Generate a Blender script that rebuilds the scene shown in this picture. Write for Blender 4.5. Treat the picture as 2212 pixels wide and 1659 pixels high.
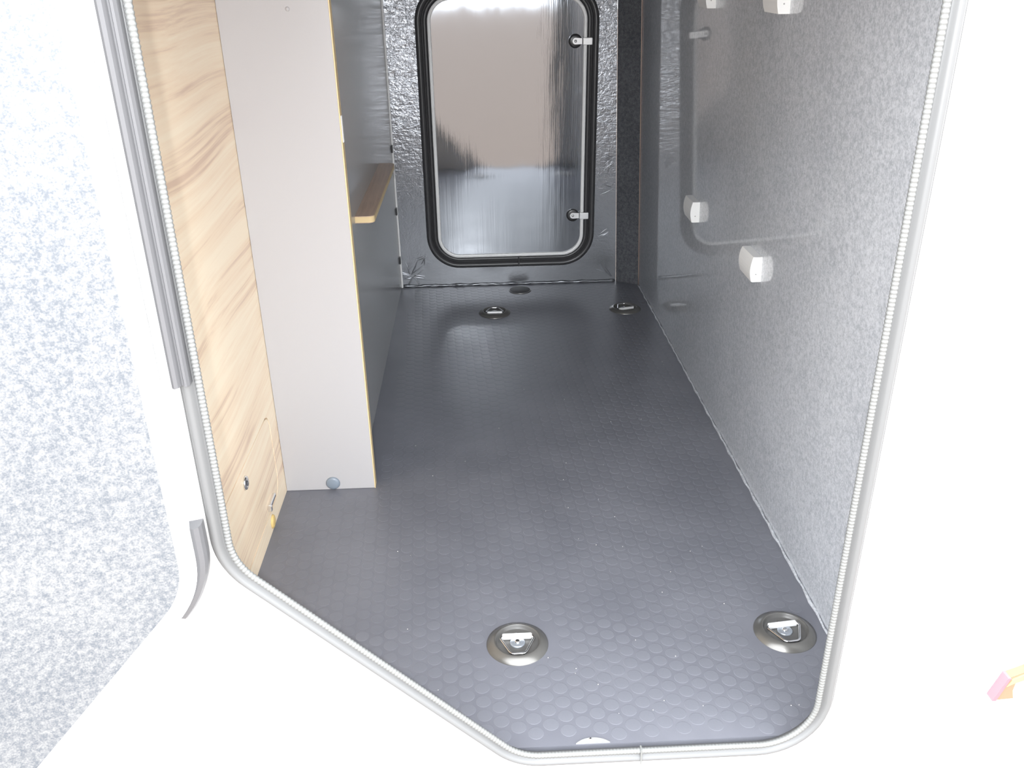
import bpy, bmesh, math, random
from mathutils import Matrix, Vector, noise

# ------------------------------------------------------------------ scene reset
for o in list(bpy.data.objects):
    bpy.data.objects.remove(o, do_unlink=True)
scene = bpy.context.scene
COL = scene.collection
random.seed(7)

# ------------------------------------------------------------------ camera
cam_d = bpy.data.cameras.new('camera')
cam_d.sensor_width = 36.0
cam_d.lens = 36.0 * 1878.926 / 2212.0
cam_d.clip_start = 0.05
cam = bpy.data.objects.new('camera', cam_d)
COL.objects.link(cam)
Rm = [[0.9988364, -0.0326201, 0.0355215],
      [-0.0460925, -0.4289965, 0.9021294],
      [-0.0141890, -0.9027170, -0.4300009]]
cam.matrix_world = Matrix(((Rm[0][0], -Rm[0][1], -Rm[0][2], 0.0),
                           (Rm[1][0], -Rm[1][1], -Rm[1][2], -0.9523),
                           (Rm[2][0], -Rm[2][1], -Rm[2][2], 1.07),
                           (0, 0, 0, 1)))
scene.camera = cam

# ------------------------------------------------------------------ sky and exposure
world = bpy.data.worlds.new('overcast_sky')
scene.world = world
world.use_nodes = True
bg = world.node_tree.nodes['Background']
bg.inputs['Color'].default_value = (0.94, 0.97, 1.0, 1)
bg.inputs['Strength'].default_value = 1.0

# the small flash on the photographer's camera
fl_d = bpy.data.lights.new('camera_flash', 'POINT')
fl_d.energy = 10.0
fl_d.shadow_soft_size = 0.012
fl_d.color = (0.95, 0.975, 1.0)
flash = bpy.data.objects.new('camera_flash', fl_d)
COL.objects.link(flash)
flash.location = (-0.045, -0.965, 1.105)

vs = scene.view_settings
vs.view_transform = 'Standard'
vs.look = 'None'
vs.exposure = 2.6
vs.gamma = 1.0
vs.use_curve_mapping = False


# ------------------------------------------------------------------ material helpers
def new_mat(name):
    m = bpy.data.materials.new(name)
    m.use_nodes = True
    nt = m.node_tree
    return m, nt, nt.nodes['Principled BSDF']


def simple(name, col, rough=0.5, metal=0.0, spec=0.5, coat=0.0, trans=0.0):
    m, nt, b = new_mat(name)
    b.inputs['Base Color'].default_value = (*col, 1)
    b.inputs['Roughness'].default_value = rough
    b.inputs['Metallic'].default_value = metal
    b.inputs['Specular IOR Level'].default_value = spec
    b.inputs['Coat Weight'].default_value = coat
    b.inputs['Transmission Weight'].default_value = trans
    # faint procedural unevenness
    no = nt.nodes.new('ShaderNodeTexNoise')
    tc = nt.nodes.new('ShaderNodeTexCoord')
    no.inputs['Scale'].default_value = 90
    nt.links.new(tc.outputs['Object'], no.inputs['Vector'])
    bp = nt.nodes.new('ShaderNodeBump')
    bp.inputs['Strength'].default_value = 0.03
    bp.inputs['Distance'].default_value = 0.002
    nt.links.new(no.outputs['Fac'], bp.inputs['Height'])
    nt.links.new(bp.outputs['Normal'], b.inputs['Normal'])
    return m


def tex_noise(nt, vec, scale, detail=3.0, rough=0.5, dist=0.0):
    n = nt.nodes.new('ShaderNodeTexNoise')
    n.inputs['Scale'].default_value = scale
    n.inputs['Detail'].default_value = detail
    n.inputs['Roughness'].default_value = rough
    n.inputs['Distortion'].default_value = dist
    nt.links.new(vec, n.inputs['Vector'])
    return n


def mapping(nt, scale=(1, 1, 1), rot=(0, 0, 0), loc=(0, 0, 0)):
    tc = nt.nodes.new('ShaderNodeTexCoord')
    mp = nt.nodes.new('ShaderNodeMapping')
    mp.inputs['Scale'].default_value = scale
    mp.inputs['Rotation'].default_value = rot
    mp.inputs['Location'].default_value = loc
    nt.links.new(tc.outputs['Object'], mp.inputs['Vector'])
    return mp.outputs['Vector']


def ramp(nt, fac, stops):
    r = nt.nodes.new('ShaderNodeValToRGB')
    el = r.color_ramp.elements
    while len(el) < len(stops):
        el.new(0.5)
    for e, (p, c) in zip(el, stops):
        e.position = p
        e.color = (*c, 1)
    nt.links.new(fac, r.inputs['Fac'])
    return r.outputs['Color']


def bump(nt, h, strength, dist, normal=None):
    b = nt.nodes.new('ShaderNodeBump')
    b.inputs['Strength'].default_value = strength
    b.inputs['Distance'].default_value = dist
    nt.links.new(h, b.inputs['Height'])
    if normal is not None:
        nt.links.new(normal, b.inputs['Normal'])
    return b.outputs['Normal']


def mat_speckle(name, dark, light, rough, coat=0.0, bstr=0.2, scale=1.0):
    """glossy sheet with a fine blue-grey fleck print"""
    m, nt, b = new_mat(name)
    v = mapping(nt, (1, 1, 1))
    n1 = tex_noise(nt, v, 330 * scale, 2.0, 0.6)
    n2 = tex_noise(nt, v, 110 * scale, 3.0, 0.6)
    n3 = tex_noise(nt, v, 6, 2.0, 0.5)
    ad = nt.nodes.new('ShaderNodeMath'); ad.operation = 'ADD'
    nt.links.new(n1.outputs['Fac'], ad.inputs[0]); nt.links.new(n2.outputs['Fac'], ad.inputs[1])
    hf = nt.nodes.new('ShaderNodeMath'); hf.operation = 'MULTIPLY_ADD'
    hf.inputs[1].default_value = 0.44
    nt.links.new(ad.outputs[0], hf.inputs[0])
    mu = nt.nodes.new('ShaderNodeMath'); mu.operation = 'MULTIPLY'; mu.inputs[1].default_value = 0.12
    nt.links.new(n3.outputs['Fac'], mu.inputs[0]); nt.links.new(mu.outputs[0], hf.inputs[2])
    mid = tuple((a + c) / 2 for a, c in zip(dark, light))
    c = ramp(nt, hf.outputs[0], [(0.40, dark), (0.50, mid), (0.60, light)])
    nt.links.new(c, b.inputs['Base Color'])
    b.inputs['Roughness'].default_value = rough
    b.inputs['Coat Weight'].default_value = coat
    b.inputs['Coat Roughness'].default_value = 0.05
    b.inputs['Coat IOR'].default_value = 1.5
    w = tex_noise(nt, mapping(nt, (1, 1, 0.5)), 7, 3.0, 0.55)
    nn = bump(nt, w.outputs['Fac'], bstr, 0.01)
    nn = bump(nt, n1.outputs['Fac'], bstr * 0.25, 0.001, nn)
    nt.links.new(nn, b.inputs['Normal'])
    return m


def mat_wood(name, light, mid, dark, axis='Y', rough=0.4):
    m, nt, b = new_mat(name)
    sc = {'Y': (26, 0.75, 26), 'X': (0.75, 26, 26)}[axis]
    warp = tex_noise(nt, mapping(nt, (1, 0.6, 1)), 2.6, 1.0)
    tc = nt.nodes.new('ShaderNodeTexCoord')
    wsub = nt.nodes.new('ShaderNodeVectorMath'); wsub.operation = 'SCALE'
    nt.links.new(warp.outputs['Color'], wsub.inputs[0]); wsub.inputs['Scale'].default_value = 0.075
    wadd = nt.nodes.new('ShaderNodeVectorMath'); wadd.operation = 'ADD'
    nt.links.new(tc.outputs['Object'], wadd.inputs[0]); nt.links.new(wsub.outputs[0], wadd.inputs[1])
    mp = nt.nodes.new('ShaderNodeMapping'); mp.inputs['Scale'].default_value = sc
    nt.links.new(wadd.outputs[0], mp.inputs['Vector'])
    n1 = tex_noise(nt, mp.outputs['Vector'], 1.0, 5.0, 0.62)
    mp2 = nt.nodes.new('ShaderNodeMapping')
    mp2.inputs['Scale'].default_value = tuple(s * 5.5 if s > 5 else s * 2 for s in sc)
    nt.links.new(wadd.outputs[0], mp2.inputs['Vector'])
    n2 = tex_noise(nt, mp2.outputs['Vector'], 1.0, 3.0, 0.6)
    ma = nt.nodes.new('ShaderNodeMath'); ma.operation = 'MULTIPLY_ADD'; ma.inputs[1].default_value = 0.3
    nt.links.new(n2.outputs['Fac'], ma.inputs[0])
    mu = nt.nodes.new('ShaderNodeMath'); mu.operation = 'MULTIPLY'; mu.inputs[1].default_value = 0.7
    nt.links.new(n1.outputs['Fac'], mu.inputs[0]); nt.links.new(mu.outputs[0], ma.inputs[2])
    c = ramp(nt, ma.outputs[0], [(0.36, dark), (0.45, mid), (0.58, light)])
    nt.links.new(c, b.inputs['Base Color'])
    b.inputs['Roughness'].default_value = rough
    nt.links.new(bump(nt, n2.outputs['Fac'], 0.05, 0.001), b.inputs['Normal'])
    return m


def mat_foil(name, col, metal=0.85, rough=0.26, k=1.0):
    """crinkled dark foil glued over the wall"""
    m, nt, b = new_mat(name)
    v = mapping(nt, (1, 1, 1))
    n1 = tex_noise(nt, v, 55, 4.0, 0.55, 1.6)
    vv = mapping(nt, (28, 28, 90))
    n2 = tex_noise(nt, vv, 1.0, 3.0, 0.6, 0.8)
    # creases gather towards the upper part of the wall
    sep = nt.nodes.new('ShaderNodeSeparateXYZ')
    tc = nt.nodes.new('ShaderNodeTexCoord')
    nt.links.new(tc.outputs['Object'], sep.inputs[0])
    mr = nt.nodes.new('ShaderNodeMapRange')
    mr.inputs['From Min'].default_value = 0.25; mr.inputs['From Max'].default_value = 0.95
    mr.inputs['To Min'].default_value = 0.08; mr.inputs['To Max'].default_value = 0.70
    nt.links.new(sep.outputs['Z'], mr.inputs['Value'])
    ad = nt.nodes.new('ShaderNodeMath'); ad.operation = 'ADD'
    nt.links.new(n1.outputs['Fac'], ad.inputs[0]); nt.links.new(n2.outputs['Fac'], ad.inputs[1])
    hm = nt.nodes.new('ShaderNodeMath'); hm.operation = 'MULTIPLY'
    nt.links.new(ad.outputs[0], hm.inputs[0]); nt.links.new(mr.outputs[0], hm.inputs[1])
    b.inputs['Base Color'].default_value = (*col, 1)
    b.inputs['Metallic'].default_value = metal
    b.inputs['Roughness'].default_value = rough
    nn = bump(nt, hm.outputs[0], 0.55 * k, 0.006)
    n3 = tex_noise(nt, v, 420, 2.0)
    nn = bump(nt, n3.outputs['Fac'], 0.15 * k, 0.001, nn)
    nt.links.new(nn, b.inputs['Normal'])
    return m


def mat_alu(name, col, rough):
    m, nt, b = new_mat(name)
    b.inputs['Base Color'].default_value = (*col, 1)
    b.inputs['Metallic'].default_value = 1.0
    b.inputs['Roughness'].default_value = rough
    n1 = tex_noise(nt, mapping(nt, (140, 140, 3)), 1.0, 4.0, 0.6)
    n2 = tex_noise(nt, mapping(nt, (9, 9, 3)), 1.0, 2.0, 0.5)
    nn = bump(nt, n1.outputs['Fac'], 0.06, 0.002)
    nn = bump(nt, n2.outputs['Fac'], 0.12, 0.006, nn)
    nt.links.new(nn, b.inputs['Normal'])
    return m


def mat_floor(name, c0, c1, rough):
    m, nt, b = new_mat(name)
    v = mapping(nt)
    n1 = tex_noise(nt, v, 5, 3.0, 0.55)
    n2 = tex_noise(nt, v, 600, 1.0)
    c = ramp(nt, n1.outputs['Fac'], [(0.35, c0), (0.65, c1)])
    nt.links.new(c, b.inputs['Base Color'])
    rr = nt.nodes.new('ShaderNodeMapRange')
    rr.inputs['To Min'].default_value = rough - 0.06; rr.inputs['To Max'].default_value = rough + 0.08
    nt.links.new(n1.outputs['Fac'], rr.inputs['Value'])
    nt.links.new(rr.outputs[0], b.inputs['Roughness'])
    nt.links.new(bump(nt, n2.outputs['Fac'], 0.08, 0.001), b.inputs['Normal'])
    return m


def mat_gravel(name):
    m, nt, b = new_mat(name)
    v = mapping(nt)
    vo = nt.nodes.new('ShaderNodeTexVoronoi')
    vo.inputs['Scale'].default_value = 38
    nt.links.new(v, vo.inputs['Vector'])
    n = tex_noise(nt, v, 3, 3.0)
    c = ramp(nt, vo.outputs['Distance'], [(0.0, (0.23, 0.175, 0.138)), (0.66, (0.205, 0.155, 0.12)), (0.85, (0.10, 0.085, 0.075))])
    nt.links.new(c, b.inputs['Base Color'])
    b.inputs['Roughness'].default_value = 0.9
    nt.links.new(bump(nt, vo.outputs['Distance'], 0.5, 0.01), b.inputs['Normal'])
    return m


M = {}
M['gelcoat'] = simple('white_gelcoat', (0.86, 0.86, 0.86), 0.35)
M['speckle_wall'] = mat_speckle('flecked_grey_sheet', (0.35, 0.368, 0.398), (0.58, 0.597, 0.63), 0.35, 0.8, 0.10)
M['speckle_door'] = mat_speckle('flecked_pale_sheet', (0.112, 0.124, 0.142), (0.245, 0.248, 0.25), 0.5, 0.0, 0.05, 1.3)
M['foil'] = mat_foil('crinkled_dark_foil', (0.27, 0.28, 0.30), 0.85, 0.20)
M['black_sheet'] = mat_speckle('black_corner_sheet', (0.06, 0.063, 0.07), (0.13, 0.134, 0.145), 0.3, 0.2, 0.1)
M['floor'] = mat_floor('charcoal_vinyl', (0.140, 0.144, 0.168), (0.168, 0.172, 0.198), 0.33)
M['disc'] = mat_floor('charcoal_vinyl_stud', (0.147, 0.152, 0.176), (0.173, 0.178, 0.204), 0.33)
M['wood'] = mat_wood('pale_wood_laminate', (0.94, 0.80, 0.60), (0.89, 0.71, 0.51), (0.69, 0.50, 0.36))
M['wood_dark'] = mat_wood('warm_wood_laminate', (0.62, 0.45, 0.33), (0.52, 0.37, 0.27), (0.40, 0.27, 0.19))
M['wood_edge'] = simple('pale_yellow_edge', (0.78, 0.60, 0.33), 0.45)
M['grey_lam'] = simple('light_grey_laminate', (0.455, 0.445, 0.455), 0.33)
M['dark_lam'] = simple('mid_grey_laminate', (0.40, 0.40, 0.405), 0.20)
M['alu'] = mat_alu('polished_aluminium_sheet', (0.31, 0.325, 0.35), 0.055)
M['rim'] = simple('white_edge_trim', (0.95, 0.95, 0.94), 0.3)
M['rubber'] = simple('black_rubber', (0.055, 0.055, 0.058), 0.32)
M['rubber2'] = simple('dark_rubber_lip', (0.03, 0.03, 0.032), 0.3)
M['frame'] = simple('grey_frame_profile', (0.178, 0.180, 0.181), 0.42)
M['bead'] = simple('pale_bead_seal', (0.215, 0.22, 0.216), 0.35)
M['hinge'] = simple('grey_hinge_profile', (0.15, 0.15, 0.157), 0.42)
M['chrome'] = simple('chromed_steel', (0.82, 0.82, 0.83), 0.12, 1.0)
M['zinc'] = simple('bright_zinc', (0.90, 0.90, 0.90), 0.3, 0.25)
M['cup'] = simple('dark_satin_collar', (0.20, 0.195, 0.185), 0.28, 0.65)
M['cup_in'] = simple('black_cup_plastic', (0.10, 0.098, 0.095), 0.35)
M['washer'] = simple('grey_washer', (0.35, 0.38, 0.42), 0.2, 0.5)
M['pvc'] = simple('white_plastic', (0.80, 0.80, 0.79), 0.4)
M['cap_blue'] = simple('blue_grey_cap', (0.22, 0.26, 0.31), 0.3)
M['cap_yellow'] = simple('yellow_cap', (0.72, 0.52, 0.20), 0.4)
M['copper'] = simple('copper_seam', (0.46, 0.34, 0.29), 0.35, 0.5)
M['dark_int'] = simple('dark_lining', (0.20, 0.205, 0.215), 0.6)
M['ceil'] = simple('grey_ceiling_lining', (0.45, 0.45, 0.46), 0.6)
M['gravel'] = mat_gravel('beige_gravel')
M['amber'] = simple('amber_lens', (0.80, 0.20, 0.13), 0.2)
M['yellow'] = simple('yellow_lens', (0.80, 0.32, 0.19), 0.2)
M['red'] = simple('red_lens', (0.72, 0.17, 0.20), 0.2)
M['dust'] = simple('pale_dust', (0.7, 0.68, 0.64), 0.9)
M['vent_pale'] = simple('pale_grey_plastic', (0.30, 0.30, 0.295), 0.45)
M['vent_dark'] = simple('dark_grey_plastic', (0.045, 0.045, 0.045), 0.55)


# ------------------------------------------------------------------ object helpers
def link(name, mesh, mat, parent=None, smooth=False):
    o = bpy.data.objects.new(name, mesh)
    COL.objects.link(o)
    if mat is not None and not mesh.materials:
        mesh.materials.append(mat)
    if smooth:
        for p in mesh.polygons:
            p.use_smooth = True
    if parent is not None:
        o.parent = parent
    return o


def from_bm(name, bm, mat, parent=None, smooth=False):
    bmesh.ops.recalc_face_normals(bm, faces=bm.faces)
    me = bpy.data.meshes.new(name)
    bm.to_mesh(me)
    bm.free()
    return link(name, me, mat, parent, smooth)


def tag(o, label, cat, group=None, kind=None):
    o['label'] = label
    o['category'] = cat
    if group:
        o['group'] = group
    if kind:
        o['kind'] = kind
    return o


def empty(name, loc, rz=0.0):
    o = bpy.data.objects.new(name, None)
    o.empty_display_size = 0.05
    COL.objects.link(o)
    o.location = loc
    o.rotation_euler = (0, 0, rz)
    return o


def bm_box(bm, x0, x1, y0, y1, z0, z1, bevel=0.0, seg=2):
    r = bmesh.ops.create_cube(bm, size=1.0)
    vs_ = r['verts']
    for v in vs_:
        v.co = Vector(((x0 + x1) / 2 + v.co.x * (x1 - x0), (y0 + y1) / 2 + v.co.y * (y1 - y0),
                       (z0 + z1) / 2 + v.co.z * (z1 - z0)))
    if bevel > 0:
        es = list({e for v in vs_ for e in v.link_edges})
        bmesh.ops.bevel(bm, geom=es, offset=bevel, segments=seg, affect='EDGES', profile=0.5)
    return bm


def box(name, x0, x1, y0, y1, z0, z1, mat, parent=None, bevel=0.0, seg=2):
    bm = bmesh.new()
    bm_box(bm, x0, x1, y0, y1, z0, z1, bevel, seg)
    return from_bm(name, bm, mat, parent, bevel > 0 and seg > 2)


def lathe(name, prof, mat, parent=None, n=48, smooth=True):
    """prof: list of (r, z); axis z"""
    verts, faces = [], []
    rows = []
    for r, z in prof:
        if r < 1e-6:
            rows.append([len(verts)]); verts.append((0, 0, z))
        else:
            rows.append(list(range(len(verts), len(verts) + n)))
            for k in range(n):
                a = 2 * math.pi * k / n
                verts.append((r * math.cos(a), r * math.sin(a), z))
    for a, b in zip(rows, rows[1:]):
        for k in range(n):
            k2 = (k + 1) % n
            if len(a) == 1 and len(b) == 1:
                continue
            if len(a) == 1:
                faces.append((a[0], b[k], b[k2]))
            elif len(b) == 1:
                faces.append((a[k], b[0], a[k2]))
            else:
                faces.append((a[k], b[k], b[k2], a[k2]))
    bm = bmesh.new()
    vv = [bm.verts.new(v) for v in verts]
    for f in faces:
        bm.faces.new([vv[i] for i in f])
    return from_bm(name, bm, mat, parent, smooth)


def round_poly(corners, step=0.02, arc=8):
    """corners [(x, z, r)] convex, counter-clockwise -> list of (x, z, nx, nz) outward normals"""
    n = len(corners)
    out = []
    for i in range(n):
        p0 = Vector(corners[i - 1][:2]); p1 = Vector(corners[i][:2]); p2 = Vector(corners[(i + 1) % n][:2])
        r = corners[i][2]
        d0 = (p1 - p0).normalized(); d1 = (p2 - p1).normalized()
        ang = math.atan2(d0.x * d1.y - d0.y * d1.x, d0.dot(d1))
        t = r * math.tan(abs(ang) / 2)
        s = p1 - d0 * t
        n0 = Vector((d0.y, -d0.x))
        c = s - n0 * r
        a0 = math.atan2(n0.y, n0.x)
        for k in range(arc + 1):
            a = a0 + ang * k / arc
            out.append((c.x + r * math.cos(a), c.y + r * math.sin(a), math.cos(a), math.sin(a)))
    # subdivide straight runs
    res = []
    m = len(out)
    for i in range(m):
        a, b = out[i], out[(i + 1) % m]
        res.append(a)
        L = math.hypot(b[0] - a[0], b[1] - a[1])
        k = int(L / step)
        for j in range(1, k):
            f = j / k
            res.append(tuple(a[q] * (1 - f) + b[q] * f for q in range(4)))
    return res


def offset(path, d):
    return [(x + nx * d, z + nz * d) for x, z, nx, nz in path]


def sweep(name, path, prof, mat, parent=None, smooth=True, plane='XZ'):
    """closed path x closed profile [(d, y)]"""
    verts, faces = [], []
    n, m = len(path), len(prof)
    for (x, z, nx, nz) in path:
        for d, y in prof:
            verts.append((x + nx * d, y, z + nz * d))
    for i in range(n):
        i2 = (i + 1) % n
        for k in range(m):
            k2 = (k + 1) % m
            faces.append((i * m + k, i2 * m + k, i2 * m + k2, i * m + k2))
    me = bpy.data.meshes.new(name)
    me.from_pydata(verts, [], faces)
    bm = bmesh.new(); bm.from_mesh(me)
    bmesh.ops.recalc_face_normals(bm, faces=bm.faces)
    bm.to_mesh(me); bm.free()
    return link(name, me, mat, parent, smooth)


def plate(name, loop, y0, y1, mat, parent=None, hole=None, tf=None):
    """flat plate in the xz plane between y0 and y1; loop/hole = lists of (x, z)"""
    bm = bmesh.new()

    def ring(pts):
        vs_ = [bm.verts.new((x, y0, z)) for x, z in pts]
        return [bm.edges.new((vs_[i], vs_[(i + 1) % len(vs_)])) for i in range(len(vs_))]
    es = ring(loop)
    if hole:
        es += ring(hole)
        bmesh.ops.triangle_fill(bm, edges=es, use_beauty=True)
    else:
        bm.faces.new([e.verts[0] for e in es])
    r = bmesh.ops.extrude_face_region(bm, geom=list(bm.faces))
    for v in r['geom']:
        if isinstance(v, bmesh.types.BMVert):
            v.co.y = y1
    if tf:
        for v in bm.verts:
            v.co = tf(v.co)
    return from_bm(name, bm, mat, parent)


def prism(name, loop, z0, z1, mat, parent=None):
    bm = bmesh.new()
    vs_ = [bm.verts.new((x, y, z0)) for x, y in loop]
    f = bm.faces.new(vs_)
    r = bmesh.ops.extrude_face_region(bm, geom=[f])
    for v in r['geom']:
        if isinstance(v, bmesh.types.BMVert):
            v.co.z = z1
    return from_bm(name, bm, mat, parent)


def tube(name, pts, r, mat, parent=None, n=10, closed=False):
    verts, faces = [], []
    P = [Vector(p) for p in pts]
    N = len(P)
    for i, p in enumerate(P):
        if closed:
            t = (P[(i + 1) % N] - P[i - 1]).normalized()
        else:
            t = (P[min(i + 1, N - 1)] - P[max(i - 1, 0)]).normalized()
        ref = Vector((0, 0, 1)) if abs(t.z) < 0.9 else Vector((0, 1, 0))
        a = t.cross(ref).normalized(); b = t.cross(a)
        rr = r[i] if isinstance(r, (list, tuple)) else r
        for k in range(n):
            w = 2 * math.pi * k / n
            verts.append(p + (a * math.cos(w) + b * math.sin(w)) * rr)
    for i in range(N if closed else N - 1):
        i2 = (i + 1) % N
        for k in range(n):
            k2 = (k + 1) % n
            faces.append((i * n + k, i2 * n + k, i2 * n + k2, i * n + k2))
    if not closed:
        faces.append(tuple(range(n))); faces.append(tuple((N - 1) * n + k for k in range(n)))
    bm = bmesh.new()
    vv = [bm.verts.new(v) for v in verts]
    for f in faces:
        bm.faces.new([vv[i] for i in f])
    return from_bm(name, bm, mat, parent, True)


def copy_tree(o, parent=None):
    c = o.copy()
    COL.objects.link(c)
    c.parent = parent
    for ch in list(o.children):
        copy_tree(ch, c)
    return c


# ------------------------------------------------------------------ dimensions (metres)
YB = 2.169          # inner face of the far wall
XR = 0.601          # inner face of the right wall at the floor
LEAN = -0.036       # right wall leans in by this much per metre of height
XW = -0.452         # wood panel on the left
YG = 0.762          # grey cabinet front
XS = -0.285         # cabinet side
ZC = 1.25           # ceiling
WT = 0.004          # thickness of the outer wall

# ------------------------------------------------------------------ ground
g = box('ground', -40, 40, -40, 40, -0.62, -0.52, M['gravel'])
tag(g, 'pale beige gravel ground around the vehicle', 'ground', kind='structure')

# ------------------------------------------------------------------ floor
floor_loop = [(-0.47, 0.0045), (XR + 0.01, 0.0045), (XR + 0.01, 2.114), (0.525, YB + 0.012), (-0.47, YB + 0.012)]
fl = prism('floor', floor_loop, -0.03, 0.0, M['floor'])
tag(fl, 'charcoal vinyl garage floor embossed with small round studs', 'floor', kind='structure')

# embossed studs, columns along the depth of the floor
rings_xy = [(0.049, 0.231), (0.525, 0.232), (0.055, 1.867), (0.508, 1.870)]
PITCH = 0.0295
RD = 0.0132


def disc_ok(x, y):
    if y < 0.019 or y > 2.14:
        return False
    if x > XR - 0.018 or x < XW + 0.016:
        return False
    if y > YG - 0.016 and x < -0.25 + 0.016:
        return False
    if x - 0.521 + (y - 2.155) > 0 and y > 2.05 and (x - 0.521) * 0.05 + (y - YB) * 0.08 > -0.0018:
        return False
    for rx, ry in rings_xy:
        if math.hypot(x - rx, y - ry) < 0.056 + RD:
            return False
    if math.hypot(x - 0.155, y - 2.095) < 0.045 + RD or math.hypot(x - 0.153, y + 0.022) < 0.0400 + RD:
        return False
    return True


spots = []
ci = 0
x = XW
rot = math.radians(3.0)
for i in range(-60, 61):
    for j in range(-10, 130):
        px = i * PITCH * 0.866
        py = j * PITCH + (PITCH / 2 if i % 2 else 0)
        xx = px * math.cos(rot) - py * math.sin(rot) + 0.1
        yy = px * math.sin(rot) + py * math.cos(rot) - 0.1
        if disc_ok(xx, yy):
            spots.append((xx, yy))
spots.sort(key=lambda s: (s[1] + 0.95) ** 2 + s[0] ** 2)


def disc_geom(n=12):
    pr = [(RD, -0.0002), (RD - 0.0012, 0.00022), (RD - 0.0024, 0.00028)]
    v, f = [], []
    for r, z in pr:
        for k in range(n):
            a = 2 * math.pi * k / n
            v.append((r * math.cos(a), r * math.sin(a), z))
    for q in range(2):
        for k in range(n):
            k2 = (k + 1) % n
            f.append((q * n + k, q * n + k2, (q + 1) * n + k2, (q + 1) * n + k))
    f.append(tuple(2 * n + k for k in range(n)))
    return v, f


dv, df = disc_geom(16)
dme = bpy.data.meshes.new('floor_stud')
dme.from_pydata(dv, [], df)
dme.materials.append(M['disc'])
for s in spots[:300]:
    o = bpy.data.objects.new('floor_stud', dme)
    COL.objects.link(o); o.parent = fl
    o.location = (s[0], s[1], 0)
dv, df = disc_geom(10)
AV, AF = [], []
for s in spots[300:]:
    b0 = len(AV)
    AV += [(a + s[0], b + s[1], c) for a, b, c in dv]
    AF += [tuple(i + b0 for i in f) for f in df]
ame = bpy.data.meshes.new('floor_studs')
ame.from_pydata(AV, [], AF)
o = link('floor_studs', ame, M['disc'], fl)
o['kind'] = 'stuff'

# ------------------------------------------------------------------ outer wall with the hatch opening
open_path = round_poly([(-0.330, 1.17, 0.08), (-0.330, 0.375, 0.085), (0.042, 0.0, 0.075),
                        (0.483, 0.0, 0.08), (0.483, 1.17, 0.08)], 0.04, 10)
wall_loop = [(-2.4, -0.34), (0.640, -0.34), (0.640, 1.9), (-2.4, 1.9)]
wf = plate('wall_front', wall_loop, 0.0, WT, M['gelcoat'], None, hole=offset(open_path, 0.0108))
tag(wf, 'glossy white outer side wall of the vehicle around the garage opening', 'wall', kind='structure')

# frame profile round the opening
frame_prof = [(0.0088, WT + 0.001), (0.0075, -0.002), (0.0060, -0.008), (0.0070, -0.009), (0.0085, -0.005), (0.011, -0.005),
              (0.0135, -0.011), (0.017, -0.0135), (0.0205, -0.013), (0.0235, -0.009), (0.0245, -0.005), (0.0275, -0.004),
              (0.0275, 0.0), (0.0105, 0.0), (0.0105, WT + 0.001)]
fr = sweep('trim_1', open_path, frame_prof, M['frame'], None, True)
tag(fr, 'light grey ribbed frame profile running around the garage opening', 'frame', kind='structure')
# beaded seal: fine path with a rippling radius
fine = round_poly([(-0.330, 1.17, 0.08), (-0.330, 0.375, 0.085), (0.042, 0.0, 0.075),
                   (0.483, 0.0, 0.08), (0.483, 1.17, 0.08)], 0.0010, 80)
bv, bf = [], []
acc = 0.0
NS = 7
for i, (px, pz, nx, nz) in enumerate(fine):
    if i:
        acc += math.hypot(px - fine[i - 1][0], pz - fine[i - 1][1])
    rr = 0.0044 + 0.0004 * math.sin(2 * math.pi * acc / 0.0052)
    for k in range(NS):
        w = 2 * math.pi * k / NS
        d = 0.0022 + rr * math.cos(w)
        bv.append((px + nx * d, -0.0095 + rr * math.sin(w), pz + nz * d))
nf = len(fine)
for i in range(nf):
    i2 = (i + 1) % nf
    for k in range(NS):
        k2 = (k + 1) % NS
        bf.append((i * NS + k, i2 * NS + k, i2 * NS + k2, i * NS + k2))
bme = bpy.data.meshes.new('bead_seal')
bme.from_pydata(bv, [], bf)
o = link('bead_seal', bme, M['bead'], fr, True)
o['label'] = 'pale beaded rubber seal along the inner edge'
jb = box('profile_joint', 0.2230, 0.2255, -0.0150, -0.004, -0.026, 0.0035, M['bead'], fr, 0.0008)
# hinge extrusion on the left jamb (upper part only)
hp = [(-0.3405, 0.0), (-0.3405, -0.016), (-0.3425, -0.021), (-0.3455, -0.021), (-0.3475, -0.017), (-0.3495, -0.017),
      (-0.352, -0.024), (-0.3555, -0.027), (-0.3590, -0.024), (-0.3605, -0.017), (-0.3605, 0.0)]
hr = prism('hinge_rail', hp, 0.636, 1.25, M['hinge'], fr)
hr['label'] = 'grey ribbed hinge extrusion on the left jamb'

# ------------------------------------------------------------------ far wall, corner, right wall
wb = plate('wall_back', [(-0.47, -0.02), (0.522, -0.02), (0.522 - 0.030 * (ZC + 0.02), ZC), (-0.47, ZC)], YB, YB + 0.03, M['foil'])
tag(wb, 'far wall covered with crinkled dark grey foil', 'wall', kind='structure')

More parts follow.
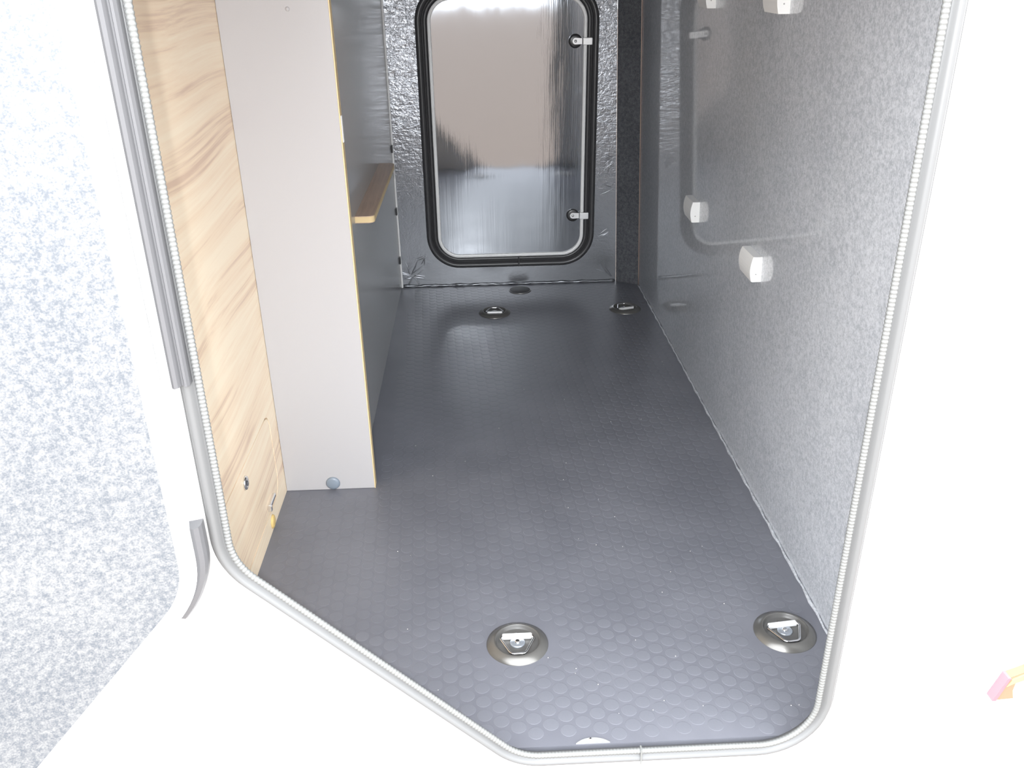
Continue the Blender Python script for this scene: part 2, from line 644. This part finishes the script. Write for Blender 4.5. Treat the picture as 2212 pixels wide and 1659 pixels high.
# gathered creases in the foil
def crease_star(cx, cz, items, name='crease'):
    for a, r0, r1, w in items:
        ca, sa = math.cos(math.radians(a)), math.sin(math.radians(a))
        v, f = [], []
        n = 5
        for i in range(n + 1):
            t = i / n
            r = r0 + (r1 - r0) * t
            ww = w * math.sin(math.pi * (0.12 + 0.86 * t)) + 0.0004
            h = 0.0030 * math.sin(math.pi * (0.15 + 0.84 * t))
            bend = 0.006 * math.sin(2.2 * t + a)
            x = cx + ca * r - sa * bend
            z = cz + sa * r + ca * bend
            v += [(x - sa * ww, YB + 0.0003, z + ca * ww), (x, YB - h, z), (x + sa * ww, YB + 0.0003, z - ca * ww)]
        for i in range(n):
            b0 = i * 3
            f += [(b0, b0 + 3, b0 + 4, b0 + 1), (b0 + 1, b0 + 4, b0 + 5, b0 + 2)]
        me = bpy.data.meshes.new(name)
        me.from_pydata(v, [], f)
        bm = bmesh.new(); bm.from_mesh(me); bmesh.ops.recalc_face_normals(bm, faces=bm.faces); bm.to_mesh(me); bm.free()
        link(name, me, M['foil'], wb, True)


rnd = random.Random(3)
crease_star(-0.246, 0.042, [(a + rnd.uniform(-6, 6), 0.004, rnd.uniform(0.03, 0.075), rnd.uniform(0.0016, 0.003))
                            for a in (5, 28, 52, 75, 98, 120, 150, 178, 205, 240, 300, 335)])
crease_star(0.50, 0.455, [(a, rnd.uniform(0.004, 0.012), rnd.uniform(0.04, 0.062), 0.0022) for a in (150, 165, 182, 200, 214, 228, 238)])
crease_star(0.50, 0.36, [(a, 0.006, 0.055, 0.0018) for a in (165, 190, 215)])
crease_star(0.488, 0.20, [(a, 0.006, 0.045, 0.0016) for a in (200, 215, 228)])
crease_star(0.51, 0.02, [(a, 0.004, 0.07, 0.0018) for a in (120, 140, 160)])
crease_star(-0.185, 0.125, [(a, 0.004, 0.045, 0.0016) for a in (195, 215, 232, 250)])
# puckered lower edge of the foil lying on the floor
pv = []
for i in range(60):
    t = i / 59
    pv.append((-0.283 + t * 0.80, YB - 0.004 - 0.0012 * math.sin(i * 1.7), 0.0040 + 0.0012 * math.sin(i * 0.9) + 0.0006 * math.sin(i * 2.3)))
tube('foil_hem', pv, [0.0030 + 0.0010 * math.sin(i * 1.3) for i in range(60)], M['foil'], wb, 8)

# black corner sheet between the far and right walls
def lean_panel(name, a, b, z0, z1, mat, thick, parent=None, leana=LEAN, leanb=LEAN, segs=1):
    bm = bmesh.new()
    A = Vector((a[0], a[1])); Bv = Vector((b[0], b[1]))
    d = (Bv - A).normalized(); nrm = Vector((-d.y, d.x)) * thick
    vv = []
    for z in (z0, z1):
        for p, l in ((A, leana), (Bv, leanb), (Bv + nrm, leanb), (A + nrm, leana)):
            vv.append(bm.verts.new((p.x + l * z, p.y, z)))
    for f in ((0, 1, 2, 3), (7, 6, 5, 4), (0, 4, 5, 1), (1, 5, 6, 2), (2, 6, 7, 3), (3, 7, 4, 0)):
        bm.faces.new([vv[i] for i in f])
    return from_bm(name, bm, mat, parent)


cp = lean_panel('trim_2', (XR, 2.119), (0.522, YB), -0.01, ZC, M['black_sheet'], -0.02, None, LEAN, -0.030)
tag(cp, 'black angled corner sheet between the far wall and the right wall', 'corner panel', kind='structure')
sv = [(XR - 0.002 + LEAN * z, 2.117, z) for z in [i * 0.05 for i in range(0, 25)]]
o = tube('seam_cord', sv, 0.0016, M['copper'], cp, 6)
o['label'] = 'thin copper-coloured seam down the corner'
wr = lean_panel('wall_right', (XR, 0.0042), (XR, 2.119), -0.02, ZC, M['speckle_wall'], -0.03)
tag(wr, 'glossy flecked grey sheet wall on the right side of the garage', 'wall', kind='structure')
# run of sealant along the foot of the right wall
sp = []
for i in range(90):
    t = i / 89
    sp.append((XR - 0.003 + 0.0012 * math.sin(i * 2.1), 0.05 + t * 2.06, 0.0016))
tube('sealant_bead', sp, [0.0030 + 0.0009 * math.sin(i * 1.3) for i in range(90)], M['speckle_wall'], wr, 6)

# ceiling
ce = box('ceiling', -0.47, 0.64, WT + 0.0002, YB + 0.03, ZC, ZC + 0.03, M['ceil'])
tag(ce, 'grey lined ceiling of the garage above the opening', 'ceiling', kind='structure')

# ------------------------------------------------------------------ wood panel on the left with its access hatch
def yz_plate(name, loop, x0, x1, mat, parent=None, hole=None):
    # built in xz then turned so that x->y
    return plate(name, loop, x0, x1, mat, parent, hole, tf=lambda c: Vector((c.y, c.x, c.z)))


hatch_path = round_poly([(0.250, 0.232, 0.035), (0.250, 0.045, 0.035), (0.702, 0.045, 0.035), (0.702, 0.232, 0.035)], 0.05, 8)
wl = yz_plate('wall_left', [(WT + 0.0002, -0.005), (YB, -0.005), (YB, ZC), (WT + 0.0002, ZC)], XW - 0.015, XW,
              M['wood'], None, hole=offset(hatch_path, 0.0028))
tag(wl, 'pale wood-grain laminate panel on the left side of the garage', 'wall', kind='structure')
hb = yz_plate('hatch_lid', offset(hatch_path, -0.0008), XW - 0.012, XW - 0.0002, M['wood'], wl)
hb['label'] = 'wood-grain access hatch with rounded corners'
box('hatch_backing', XW - 0.024, XW - 0.0155, 0.22, 0.74, 0.02, 0.26, M['wood_dark'], wl)
kn = lathe('push_knob', [(0, 0.0065), (0.005, 0.006), (0.0062, 0.004), (0.0068, 0.0045), (0.0125, 0.0035), (0.0145, 0.0), (0, 0)], M['chrome'], wl, 32)
kn.matrix_local = Matrix.Translation((XW, 0.476, 0.200)) @ Matrix.Rotation(math.radians(90), 4, 'Y')
lt = box('hatch_catch', XW - 0.001, XW + 0.007, 0.595, 0.645, 0.062, 0.071, M['chrome'], wl, 0.002, 3)
box('catch_tip', XW, XW + 0.009, 0.590, 0.599, 0.058, 0.070, M['chrome'], lt, 0.0015)
yc = lathe('screw_cap', [(0, 0.005), (0.009, 0.0045), (0.0135, 0.003), (0.0155, 0.0), (0, 0)], M['cap_yellow'], wl, 28)
yc.matrix_local = Matrix.Translation((XW, 0.614, 0.0185)) @ Matrix.Rotation(math.radians(90), 4, 'Y')
yc['label'] = 'yellow round screw cap'

# ------------------------------------------------------------------ grey cabinet on the left
cab = empty('storage_cabinet', (-0.35, YG, 0.0))
tag(cab, 'tall grey laminate cabinet standing on the floor beside the wood panel', 'cabinet')


def child(o, parent=None):
    p = parent or cab
    mw = o.matrix_world.copy()
    o.parent = p
    o.location = o.location - p.location
    return o


child(box('front_panel', XW + 0.0005, -0.2515, YG, YG + 0.022, 0.0005, ZC - 0.002, M['grey_lam'], None, 0.0006, 1))
o = child(box('edge_band', -0.2515, -0.2495, YG - 0.0002, YG + 0.0222, 0.0005, ZC - 0.002, M['wood_edge']))
o['label'] = 'pale yellow wood edge strip'
child(box('side_panel', XS - 0.016, XS, YG + 0.022, YB - 0.0005, 0.0005, ZC - 0.002, M['dark_lam']))
o = child(prism('edge_strip', [(XS + 0.0005, YB - 0.013), (XS + 0.006, YB - 0.010), (XS + 0.006, YB - 0.002), (XS + 0.0005, YB - 0.002)], 0.0005, ZC - 0.002, M['rim']))
o['label'] = 'narrow white strip at the far edge of the side'
for z in (0.513, 0.293, 0.111):
    child(box('clip', XS, XS + 0.005, YB - 0.034, YB - 0.013, z - 0.012, z + 0.012, M['rubber2'], None, 0.001))
# rounded wooden rail on the cabinet side
rl = [(XS, 1.085), (XS + 0.030, 1.085)]
for k in range(1, 9):
    a = -math.pi / 2 + math.pi / 2 * k / 8
    rl.append((XS + 0.030 + 0.015 * math.cos(a), 1.10 + 0.015 * math.sin(a)))
for k in range(0, 9):
    a = math.pi / 2 * k / 8
    rl.append((XS + 0.030 + 0.015 * math.cos(a), 1.70 + 0.015 * math.sin(a)))
rl += [(XS, 1.715)]
o = child(prism('ledge', rl, 0.533, 0.5495, M['wood_dark']))
o['label'] = 'wooden ledge with rounded corners'
ll = [(x + (0.0008 if x > XS + 0.001 else 0), y + (-0.0008 if y < 1.4 else 0.0008)) for x, y in rl]
o2 = prism('ledge_edge', ll, 0.5345, 0.5480, M['wood_edge'])
o2.parent = o
cc = lathe('cover_cap', [(0, 0.006), (0.008, 0.0056), (0.0135, 0.004), (0.0160, 0.0012), (0.0160, 0.0), (0, 0)], M['cap_blue'], None, 36)
cc.matrix_world = Matrix.Translation((-0.345, YG, 0.0172)) @ Matrix.Rotation(math.radians(90), 4, 'X')
cc.location = (-0.345, YG, 0.0172)
child(cc)
cc['label'] = 'blue-grey round cover cap'
child(box('strike_plate', -0.2495, -0.2475, YG + 0.004, YG + 0.016, 0.775, 0.825, M['zinc'], None, 0.0006))
child(box('foot_bracket', XS, XS + 0.008, YG + 0.10, YG + 0.115, 0.0005, 0.03, M['vent_dark'], None, 0.001))
child(lathe('screw_head', [(0, 0.0018), (0.003, 0.0014), (0.0042, 0)], M['grey_lam'], None, 16)).matrix_local = \
    Matrix.Translation((-0.325 + 0.35, -0.0002, 1.012)) @ Matrix.Rotation(math.radians(90), 4, 'X')

# ------------------------------------------------------------------ closed hatch door on the far wall
d2 = empty('door_2', (0.126, YB, 0.0))
tag(d2, 'closed aluminium hatch door with a white rim in the far wall', 'door', kind='structure')


def dchild(o):
    o.parent = d2
    o.location = Vector((-0.126, -YB, 0.0))
    return o


rim_path = round_poly([(-0.136, 0.992, 0.075), (-0.136, 0.117, 0.075), (0.388, 0.117, 0.075), (0.388, 0.992, 0.075)], 0.03, 12)
dchild(plate('door_panel', offset(rim_path, -0.004), YB - 0.016, YB - 0.002, M['alu']))
o = dchild(sweep('rim', rim_path, [(-0.0085, YB - 0.002), (-0.0085, YB - 0.020), (-0.0065, YB - 0.0225), (0.0015, YB - 0.0225), (0.0035, YB - 0.020), (0.0035, YB - 0.002)], M['rim']))
o['label'] = 'bright white rim'
dchild(sweep('inner_gasket', rim_path, [(0.0035, YB - 0.001), (0.0035, YB - 0.010), (0.008, YB - 0.016), (0.016, YB - 0.017), (0.020, YB - 0.011), (0.020, YB - 0.001)], M['rubber']))
dchild(sweep('outer_gasket', rim_path, [(0.020, YB - 0.001), (0.020, YB - 0.009), (0.024, YB - 0.016), (0.030, YB - 0.0225), (0.038, YB - 0.022), (0.0435, YB - 0.015), (0.045, YB - 0.001)], M['rubber']))
dchild(sweep('gasket_groove', rim_path, [(0.018, YB - 0.002), (0.018, YB - 0.0115), (0.0225, YB - 0.0115), (0.0225, YB - 0.002)], M['rubber2']))
dchild(box('gasket_joint', 0.1515, 0.1570, YB - 0.026, YB - 0.008, 0.076, 0.108, M['rubber'], None, 0.002))


def latch(z):
    root = lathe('latch', [(0.0225, 0.0), (0.0225, 0.004), (0.0195, 0.006), (0.012, 0.0065), (0, 0.0065), ], M['rubber2'], None, 36)
    root.matrix_world = Matrix.Translation((0.352, YB - 0.016, z)) @ Matrix.Rotation(math.radians(90), 4, 'X')
    bpy.context.view_layer.update()

    def sub(o):
        o.parent = root
        o.matrix_parent_inverse = root.matrix_world.inverted()
        return o
    arm = []
    for k in range(9):
        a = math.pi / 2 + math.pi * k / 8
        arm.append((0.352 + 0.0105 * math.cos(a), z + 0.0105 * math.sin(a)))
    arm += [(0.374, z - 0.0095), (0.374, z + 0.0085)]
    sub(plate('latch_arm', arm, YB - 0.027, YB - 0.0225, M['zinc']))
    bm = bmesh.new()
    bm_box(bm, 0.376, 0.408, YB - 0.034, YB - 0.0215, z - 0.012, z + 0.011, 0.002, 3)
    sub(from_bm('latch_roller', bm, M['zinc'], None))
    sc = lathe('latch_screw', [(0, 0.0028), (0.0035, 0.0022), (0.0048, 0.0), (0, 0)], M['chrome'], None, 20)
    sc.matrix_world = Matrix.Translation((0.352, YB - 0.0268, z)) @ Matrix.Rotation(math.radians(90), 4, 'X')
    bpy.context.view_layer.update()
    sub(sc)
    mw = root.matrix_world.copy()
    root.parent = d2
    root.matrix_parent_inverse = Matrix.Translation((-0.126, -YB, 0.0))
    return root


latch(0.852)
latch(0.262)

# ------------------------------------------------------------------ open garage door, hinged on the left jamb
ANG = math.radians(162)
HX, HY = -0.365, -0.036
d1 = empty('door_1', (HX, HY, 0.0), -ANG)
tag(d1, 'open white garage door with pale flecked inner lining swung out to the left', 'door', kind='structure')
dpath = [(x - HX, z, nx, nz) for x, z, nx, nz in open_path]
o = plate('door_shell', offset(dpath, 0.033), -0.014, 0.017, M['gelcoat'], d1)
o['label'] = 'white door border'
o = plate('inner_lining', offset(dpath, 0.012), 0.0165, 0.0190, M['speckle_door'], d1)
o['label'] = 'pale blue-grey flecked lining'
# edge lip round the lower corner on the hinge side; its grey is painted shade
lip = [p for p in dpath]
idx = [i for i, p in enumerate(lip) if p[1] < 0.47 and p[0] < 0.30 and p[1] > 0.328]
# keep the contiguous run: hinge side downwards, then along the sloping edge
lv, lf = [], []
prof = [(0.032, -0.012), (0.032, 0.006), (0.037, 0.009), (0.043, 0.006), (0.047, 0.0), (0.050, -0.012)]
run = [lip[i] for i in idx]
for (px, pz, nx, nz) in run:
    for d, y in prof:
        lv.append((px + nx * d, y, pz + nz * d))
m_ = len(prof)
for i in range(len(run) - 1):
    for k in range(m_):
        k2 = (k + 1) % m_
        lf.append((i * m_ + k, (i + 1) * m_ + k, (i + 1) * m_ + k2, i * m_ + k2))
lf.append(tuple(range(m_))); lf.append(tuple((len(run) - 1) * m_ + k for k in range(m_)))
lme = bpy.data.meshes.new('edge_lip')
lme.from_pydata(lv, [], lf)
bm = bmesh.new(); bm.from_mesh(lme); bmesh.ops.recalc_face_normals(bm, faces=bm.faces); bm.to_mesh(lme); bm.free()
o = link('edge_lip', lme, M['hinge'], d1)
o['label'] = 'rubber lip around the lower corner of the door, its shade painted in grey'

# ------------------------------------------------------------------ tie-down rings in the floor
def make_ring(rotz, loc, label):
    t = empty('tie_down_ring', loc, rotz)
    tag(t, label, 'tie-down ring', 'floor tie-down rings')
    lathe('collar', [(0.0545, 0.0), (0.0540, 0.0016), (0.0410, 0.0095), (0.0395, 0.0098), (0.0388, 0.0092)], M['cup'], t, 64)
    lathe('cup', [(0.0389, 0.0092), (0.0378, 0.0080), (0.0370, 0.0024), (0.0350, 0.0016), (0, 0.0016)], M['cup_in'], t, 64)
    pth = round_poly([(-0.0325, 0.0115, 0.006), (-0.0125, -0.0325, 0.010), (0.0125, -0.0325, 0.010), (0.0325, 0.0115, 0.006)], 0.006, 7)
    tube('d_ring', [(a, b, 0.0072) for a, b, _, _ in pth], 0.0022, M['chrome'], t, 10, True)
    bm = bmesh.new()
    bm_box(bm, -0.0265, 0.0265, 0.0070, 0.0170, 0.0022, 0.0105, 0.0025, 3)
    hb_ = from_bm('hinge_bar', bm, M['zinc'], t)
    lathe('washer', [(0.0135, 0.0022), (0.0132, 0.0042), (0.0118, 0.0050), (0.006, 0.0046), (0, 0.0046)], M['washer'], t, 36)
    sc = lathe('screw', [(0.0052, 0.0040), (0.0048, 0.0068), (0.003, 0.0080), (0.0012, 0.0074), (0, 0.0072)], M['chrome'], t, 20)
    sm = lathe('collar_screw', [(0.0028, 0.0021), (0.0022, 0.0034), (0, 0.0038)], M['chrome'], t, 12)
    sm.location = (-0.002, 0.024, 0)
    return t


ring = make_ring(0, (0.049, 0.231, 0.0), 'black-collared tie-down ring in the middle of the floor, nearest the opening')
for (lx, ly), rz, lab in (((0.525, 0.232), math.radians(6), 'black-collared tie-down ring near the opening beside the right wall'),
                          ((0.055, 1.867), math.pi, 'black-collared tie-down ring in the middle of the floor near the far wall'),
                          ((0.508, 1.870), math.pi + 0.25, 'black-collared tie-down ring in the far corner by the right wall')):
    c_ = copy_tree(ring)
    c_.location = (lx, ly, 0)
    c_.rotation_euler = (0, 0, rz)
    c_['label'] = lab

# round drain covers
dc = empty('drain_cover', (0.155, 2.095, 0.0))
tag(dc, 'flat dark round cover on the floor right below the far door', 'cover')
lathe('cover_disc', [(0.040, 0.0), (0.0395, 0.0012), (0.0375, 0.0018), (0, 0.0018)], M['vent_dark'], dc, 40)
lathe('cover_rim', [(0.0405, 0.0), (0.0405, 0.0016), (0.0400, 0.0022), (0.0385, 0.0022), (0.0380, 0.0016)], M['cup'], dc, 40)
dp = empty('drain_cover', (0.153, 0.0065, 0.0))
tag(dp, 'pale round cover with a screw, half hidden behind the sill', 'cover')
seg = []
for k in range(25):
    a = math.radians(40 + 100 * k / 24)
    px, py = 0.0395 * math.cos(a), -0.0300 + 0.0395 * math.sin(a)
    if py > -0.001:
        seg.append((px, py))
prism('cover_disc', seg, 0.0, 0.0022, M['vent_pale'], dp)
s_ = lathe('screw', [(0.0022, 0.002), (0.0018, 0.0034), (0.0010, 0.0038), (0, 0.0030)], M['chrome'], dp, 16)
s_.location = (-0.003, 0.0065, 0.0)

# ------------------------------------------------------------------ white buffer blocks on the right wall
def block(y, z, label, ln=0.085):
    xw = XR + LEAN * z
    bm = bmesh.new()
    # D-shaped section: flat against the wall, bowed towards the room
    prof_ = []
    h = 0.0265
    n = 7
    for k in range(n + 1):
        t = -1 + 2 * k / n
        prof_.append((-0.019 - 0.005 * (1 - t * t), h * t))
    sec = [(0.001, -h)] + prof_ + [(0.001, h)]
    a = [bm.verts.new((u, 0.0, w)) for u, w in sec]
    b = [bm.verts.new((u * 0.97, ln, w * 0.97)) for u, w in sec]
    bm.faces.new(a); bm.faces.new(list(reversed(b)))
    for i in range(len(sec)):
        j = (i + 1) % len(sec)
        bm.faces.new((a[i], b[i], b[j], a[j]))
    es = [e for e in bm.edges if abs(e.verts[0].co.y - e.verts[1].co.y) < 1e-6 and max(e.verts[0].co.x, e.verts[1].co.x) < 0.0005]
    bmesh.ops.bevel(bm, geom=es, offset=0.0016, segments=2, affect='EDGES')
    t = empty('buffer_block', (xw, y, z))
    tag(t, label, 'block', 'buffer blocks on the right wall')
    body = from_bm('block_body', bm, M['pvc'], t)
    s = lathe('screw_head', [(0, 0.0006), (0.001, 0.0005), (0.0014, 0)], M['vent_pale'], t, 12)
    s.rotation_euler = (math.radians(90), 0, 0)
    s.location = (-0.011, 0.0, -0.010)
    return t


block(0.735, 0.507, 'white plastic block on the right wall, lower row, nearest the opening')
block(1.262, 0.492, 'white plastic block on the right wall, lower row, farther from the opening')
block(0.690, 1.019, 'white plastic block on the right wall at the top edge, nearest the opening')
block(1.195, 1.010, 'white plastic block on the right wall at the top edge, farther from the opening')

# ------------------------------------------------------------------ rear bumper and tail lamp beyond the corner
bm = bmesh.new()
bm_box(bm, 0.640, 0.96, 0.012, 2.2, -0.14, 0.60, 0.03, 4)
rb = from_bm('rear_bumper', bm, M['gelcoat'], None, True)
tag(rb, 'white moulded rear bumper at the right edge of the picture', 'bumper')
tl = empty('tail_lamp', (0.78, 0.012, 0.08))
tag(tl, 'amber and red lamp on the white bumper at the right edge', 'lamp')


def lamp_part(name, loop, y0, y1, mat):
    o = plate(name, loop, y0, y1, mat, tl)
    o.location = (-0.78, -0.012, -0.08)
    return o


lamp_part('amber_lens', [(0.762, 0.060), (0.790, 0.062), (0.786, 0.078), (0.787, 0.092), (0.800, 0.098), (0.830, 0.108), (0.830, 0.135), (0.800, 0.115), (0.776, 0.104)], -0.002, 0.0125, M['amber'])
lamp_part('yellow_lens', [(0.772, 0.088), (0.785, 0.096), (0.800, 0.103), (0.829, 0.116), (0.829, 0.133), (0.800, 0.113), (0.778, 0.101)], -0.005, -0.001, M['yellow'])
lamp_part('red_lens', [(0.757, 0.060), (0.763, 0.060), (0.777, 0.104), (0.772, 0.104)], -0.004, 0.0125, M['red'])

# ------------------------------------------------------------------ crumbs of dust on the floor
cv, cf = [], []
rr_ = random.Random(11)
for i in range(70):
    yy = 0.06 + 1.6 * rr_.random() ** 1.6
    xx = rr_.uniform(-0.2, 0.56)
    s = rr_.uniform(0.0005, 0.0012)
    b0 = len(cv)
    for k in range(4):
        a = k * math.pi / 2 + rr_.random()
        cv.append((xx + s * math.cos(a), yy + s * math.sin(a), 0.0009))
    cv.append((xx, yy, 0.0009 + s * 1.2))
    for k in range(4):
        cf.append((b0 + k, b0 + (k + 1) % 4, b0 + 4))
    cf.append((b0 + 3, b0 + 2, b0 + 1, b0))
cm = bpy.data.meshes.new('dust_crumbs')
cm.from_pydata(cv, [], cf)
o = link('dust_crumbs', cm, M['dust'])
tag(o, 'tiny pale crumbs of dust scattered over the garage floor', 'dust', kind='stuff')
